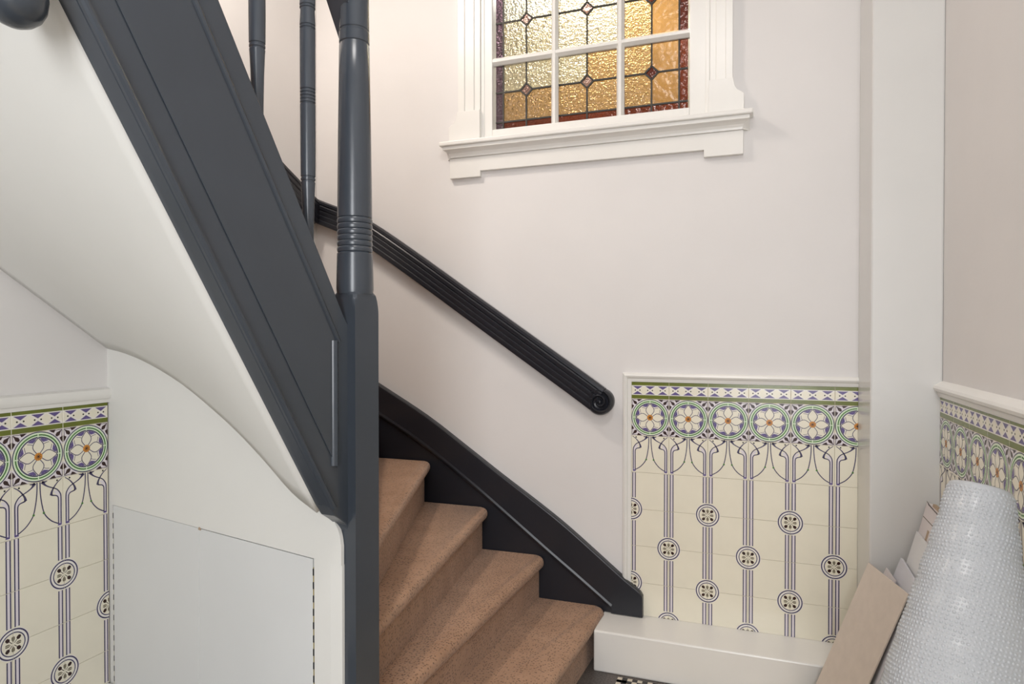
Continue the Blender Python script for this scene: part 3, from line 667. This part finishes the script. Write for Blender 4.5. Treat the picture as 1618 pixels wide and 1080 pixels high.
# scroll
sc = Vector((-.590, YB, 1.040)); b = MB(); R_ = .0575; v = []
prof = [(0, R_-.004), (.046, R_-.002), (.054, R_-.007), (.056, R_-.014), (.050, R_-.020), (.047, .004)]
for d, r in prof:
    for k in range(40): a = 2*PI*k/40; v.append((sc.x+r*math.cos(a), sc.y-d, sc.z+r*math.sin(a)))
f = [(i*40+k, i*40+(k+1) % 40, (i+1)*40+(k+1) % 40, (i+1)*40+k) for i in range(len(prof)-1) for k in range(40)]+[[(len(prof)-1)*40+k for k in range(40)], list(range(40))]
b.add(v, f); s_ = b.out('scroll', M['black'], hr, smooth=True, auto=.7)
b = MB(); pth = []; fr = []
for k in range(64):
    t = k/63; a = 2.3-t*2*PI*2.1; r = .048*(1-t)**.95+.003
    pth.append(Vector((sc.x+r*math.cos(a), sc.y-.050-.012*t, sc.z+r*math.sin(a))))
for k in range(64): rd = (pth[k]-Vector((sc.x, pth[k].y, sc.z))).normalized(); fr.append((rd, (0, -1, 0)))
for k in range(63):
    pass
b.sweep([(-.0068, -.008), (-.0055, .004), (0, .0095), (.0055, .004), (.0068, -.008)], pth, fr); b.out('scroll_ridge', M['black'], s_, smooth=True, auto=.9)
b = MB(); v = []
for i in range(5):
    for k in range(16): r = .0085*math.cos(i/4*PI/2)+.0004; d = .058+.007*math.sin(i/4*PI/2); a = 2*PI*k/16; v.append((sc.x+.001+r*math.cos(a), sc.y-d, sc.z+r*math.sin(a)))
b.add(v, [(i*16+k, i*16+(k+1) % 16, (i+1)*16+(k+1) % 16, (i+1)*16+k) for i in range(4) for k in range(16)]+[[64+k for k in range(16)]]); b.out('scroll_eye', M['black'], s_, smooth=True)

# ------------------------------------------------------------------ sheets leaning in the corner
def sheet(name, TL, TR, BL, th, m_, label, cat):
    TL, TR, BL = map(Vector, (TL, TR, BL)); BR = BL+(TR-TL); nrm = (TR-TL).cross(BL-TL).normalized()
    if nrm.x < 0: nrm = -nrm
    e = empty(name, tuple((BL+BR)/2)); b = MB(); b.prism([TL, TR, BR, BL], nrm*th); o = b.out('sheet', M[m_], e)
    tag(e, label, cat, None, None); return e, TL, TR, BL, nrm
sheet('cardboard_sheet', (.368, 2.455, .561), (.433, 2.195, .561), (.166, 2.455, .0015), .004, 'cardboard', 'tall beige cardboard sheet leaning in the corner before the bubble wrap', 'cardboard')
sheet('grey_panel', (.419, 2.450, .552), (.424, 2.33, .552), (.222, 2.450, .0015), .004, 'pink_board', 'thin grey panel just showing behind the beige cardboard sheet', 'panel')
sheet('white_panel', (.458, 2.435, .594), (.4525, 2.175, .594), (.262, 2.435, .0015), .008, 'grey_board', 'shorter white panel with pale edge just behind the beige cardboard sheet', 'panel')
sheet('white_panel', (.503, 2.440, .684), (.499, 2.200, .684), (.322, 2.440, .0015), .006, 'white_board', 'taller white panel between the shorter white panel and the printed box', 'panel')
e, TL, TR, BL, nr = sheet('flat_box', (.534, 2.450, .7765), (.533, 2.200, .7765), (.350, 2.450, .0015), .018, 'pink_board', 'pale pink flat box with tan print, tallest against the wall', 'box')
def on(u, v, o=.0): return TL+(TR-TL)*u+(BL-TL)*v-nr*o
b = MB(); b.prism([on(.35, .085), on(.43, .085), on(.40, .20), on(.34, .20)], nr*-.0006); b.out('tan_stripe', M['tan_print'], e)
b = MB(); b.prism([on(.02, .055), on(.6, .055), on(.6, .058), on(.02, .058)], nr*-.0006); b.out('fold_line', M['petalgrey'], e)
b = MB(); b.prism([on(.19, .135), on(.29, .125), on(.29, .130), on(.2, .142)], nr*-.0006); b.prism([on(.17, .14), on(.19, .135), on(.20, .165), on(.18, .165)], nr*-.0006); b.out('print_mark', M['dot'], e)
b = MB(); b.prism([on(.18, -.012, -.006), on(.75, -.004, -.006), on(.75, .004, -.006), on(.18, .004, -.006)], nr*.010); b.out('open_flap', M['tan_print'], e)
b = MB(); b.prism([on(-.02, -.006, .0005), on(.12, -.002, .0005), on(.75, .004, .0005), on(.75, .008, .0005), on(.1, .003, .0005)], nr*.001); b.out('dark_edge', M['brown'], e)

# ------------------------------------------------------------------ bubble wrap roll
CL = [(.9777, .472, 1.70, .078), (.9505, .467, 1.69, .0825), (.858, .4465, 1.655, .0995), (.784, .4295, 1.625, .115), (.702, .4095, 1.59, .1315), (.612, .387, 1.55, .150), (.45, .350, 1.49, .172), (.25, .322, 1.43, .192), (0.0, .310, 1.37, .204)]
CL = [(z, x+.10*r*k, y, r*(.78+.10*k)) for z, x, y, r in CL for k in [min(1, (.9777-z)/.36)]]; ZT = CL[0][0]
def cl(z):
    for p, q in zip(CL, CL[1:]):
        if q[0] <= z <= p[0]:
            t = (p[0]-z)/(p[0]-q[0]); return [p[k]+(q[k]-p[k])*t for k in (1, 2, 3)]
    return list(CL[0][1:]) if z > CL[0][0] else list(CL[-1][1:])
def wpt(th, z, off=0.):
    x, y, r = cl(z)
    r = r*(1+.012*math.sin(3*th+z*5)+.007*math.sin(7*th-z*9))+.0012*math.sin(z*95+1.5*math.sin(2*th))*(.4+.6*z)+off
    tilt = -(math.cos(th)*.22+math.sin(th)*.30)*r*min(1, z/.3)      # the rings stand square to the leaning axis
    return Vector((x+r*math.cos(th), y+r*math.sin(th), z+tilt))
roll = tag(empty('bubble_wrap_roll', (.36, 1.55, 0)), 'large flared roll of clear bubble wrap standing by the right wall', 'bubble wrap')
NS, NZ = 72, 70; v = []
for i in range(NZ+1):
    z = ZT*(1-i/NZ)
    for k in range(NS): v.append(wpt(2*PI*k/NS, z))
f = [(i*NS+k, i*NS+(k+1) % NS, (i+1)*NS+(k+1) % NS, (i+1)*NS+k) for i in range(NZ) for k in range(NS)]
# soft rounded top, then the hollow core
for j, (fr_, dz) in enumerate(((.96, .005), (.86, .008), (.70, .008), (.5, .007), (.3, .006), (.1, .006), (.02, .006))):
    x, y, r = cl(ZT)
    for k in range(NS):
        p = wpt(2*PI*k/NS, ZT); v.append((x+(p.x-x)*fr_, y+(p.y-y)*fr_, ZT+(p.z-ZT)*fr_+dz))
    i0 = 0 if j == 0 else (NZ+j)*NS; i1 = (NZ+1+j)*NS
    f += [(i0+k, i1+k, i1+(k+1) % NS, i0+(k+1) % NS) for k in range(NS)]
f.append([(NZ+7)*NS+k for k in range(NS)]); f.append([NZ*NS+k for k in range(NS)])
b = MB(); b.add(v, f); b.out('wrap_sheet', M['wrap'], roll, smooth=True)
dv = []; df = []; z = .972; row = 0; pitch = .0088
while z > .40:
    x, y, r = cl(z); m = int(2*PI*r/pitch)
    for k in range(m):
        th = 2*PI*(k+.5*(row % 2))/m
        p = wpt(th, z); pu = wpt(th, z+.004)-p; pt = wpt(th+.01, z)-p; pu.normalize(); pt.normalize(); nn = pt.cross(pu).normalized()
        if nn.dot(Vector((math.cos(th), math.sin(th), 0))) < 0: nn = -nn
        q = len(dv); hh = .0019*random.uniform(.3, 1.15)
        for rr, h in ((.0038, -.0003), (.0029, hh*.72)):
            for s in range(6): a = s*PI/3; dv.append(p+pt*(rr*math.cos(a))+pu*(rr*math.sin(a))+nn*h)
        dv.append(p+nn*hh)
        df += [(q+s, q+(s+1) % 6, q+6+(s+1) % 6, q+6+s) for s in range(6)]+[(q+6+s, q+6+(s+1) % 6, q+12) for s in range(6)]
    z -= pitch*.87; row += 1
o = link('bubbles', mesh('bubbles', dv, df, M['wrap'], None, True), roll); o['kind'] = 'stuff'
# loose folded flap low on the roll
b = MB(); pth = []; fr = []
for k in range(14):
    t = k/13; th = -2.2+t*.75; z = .535-.06*abs(t-.4)
    p = wpt(th, z, .012); pth.append(p); fr.append(((p-Vector((cl(z)[0], cl(z)[1], z))).normalized(), Vector((0, 0, 1))))
b.sweep([(-.012, -.05), (.004, -.04), (.012, -.01), (.010, .008), (.002, .014), (-.008, .010)], pth, fr); b.out('loose_fold', M['wrap'], roll, smooth=True)
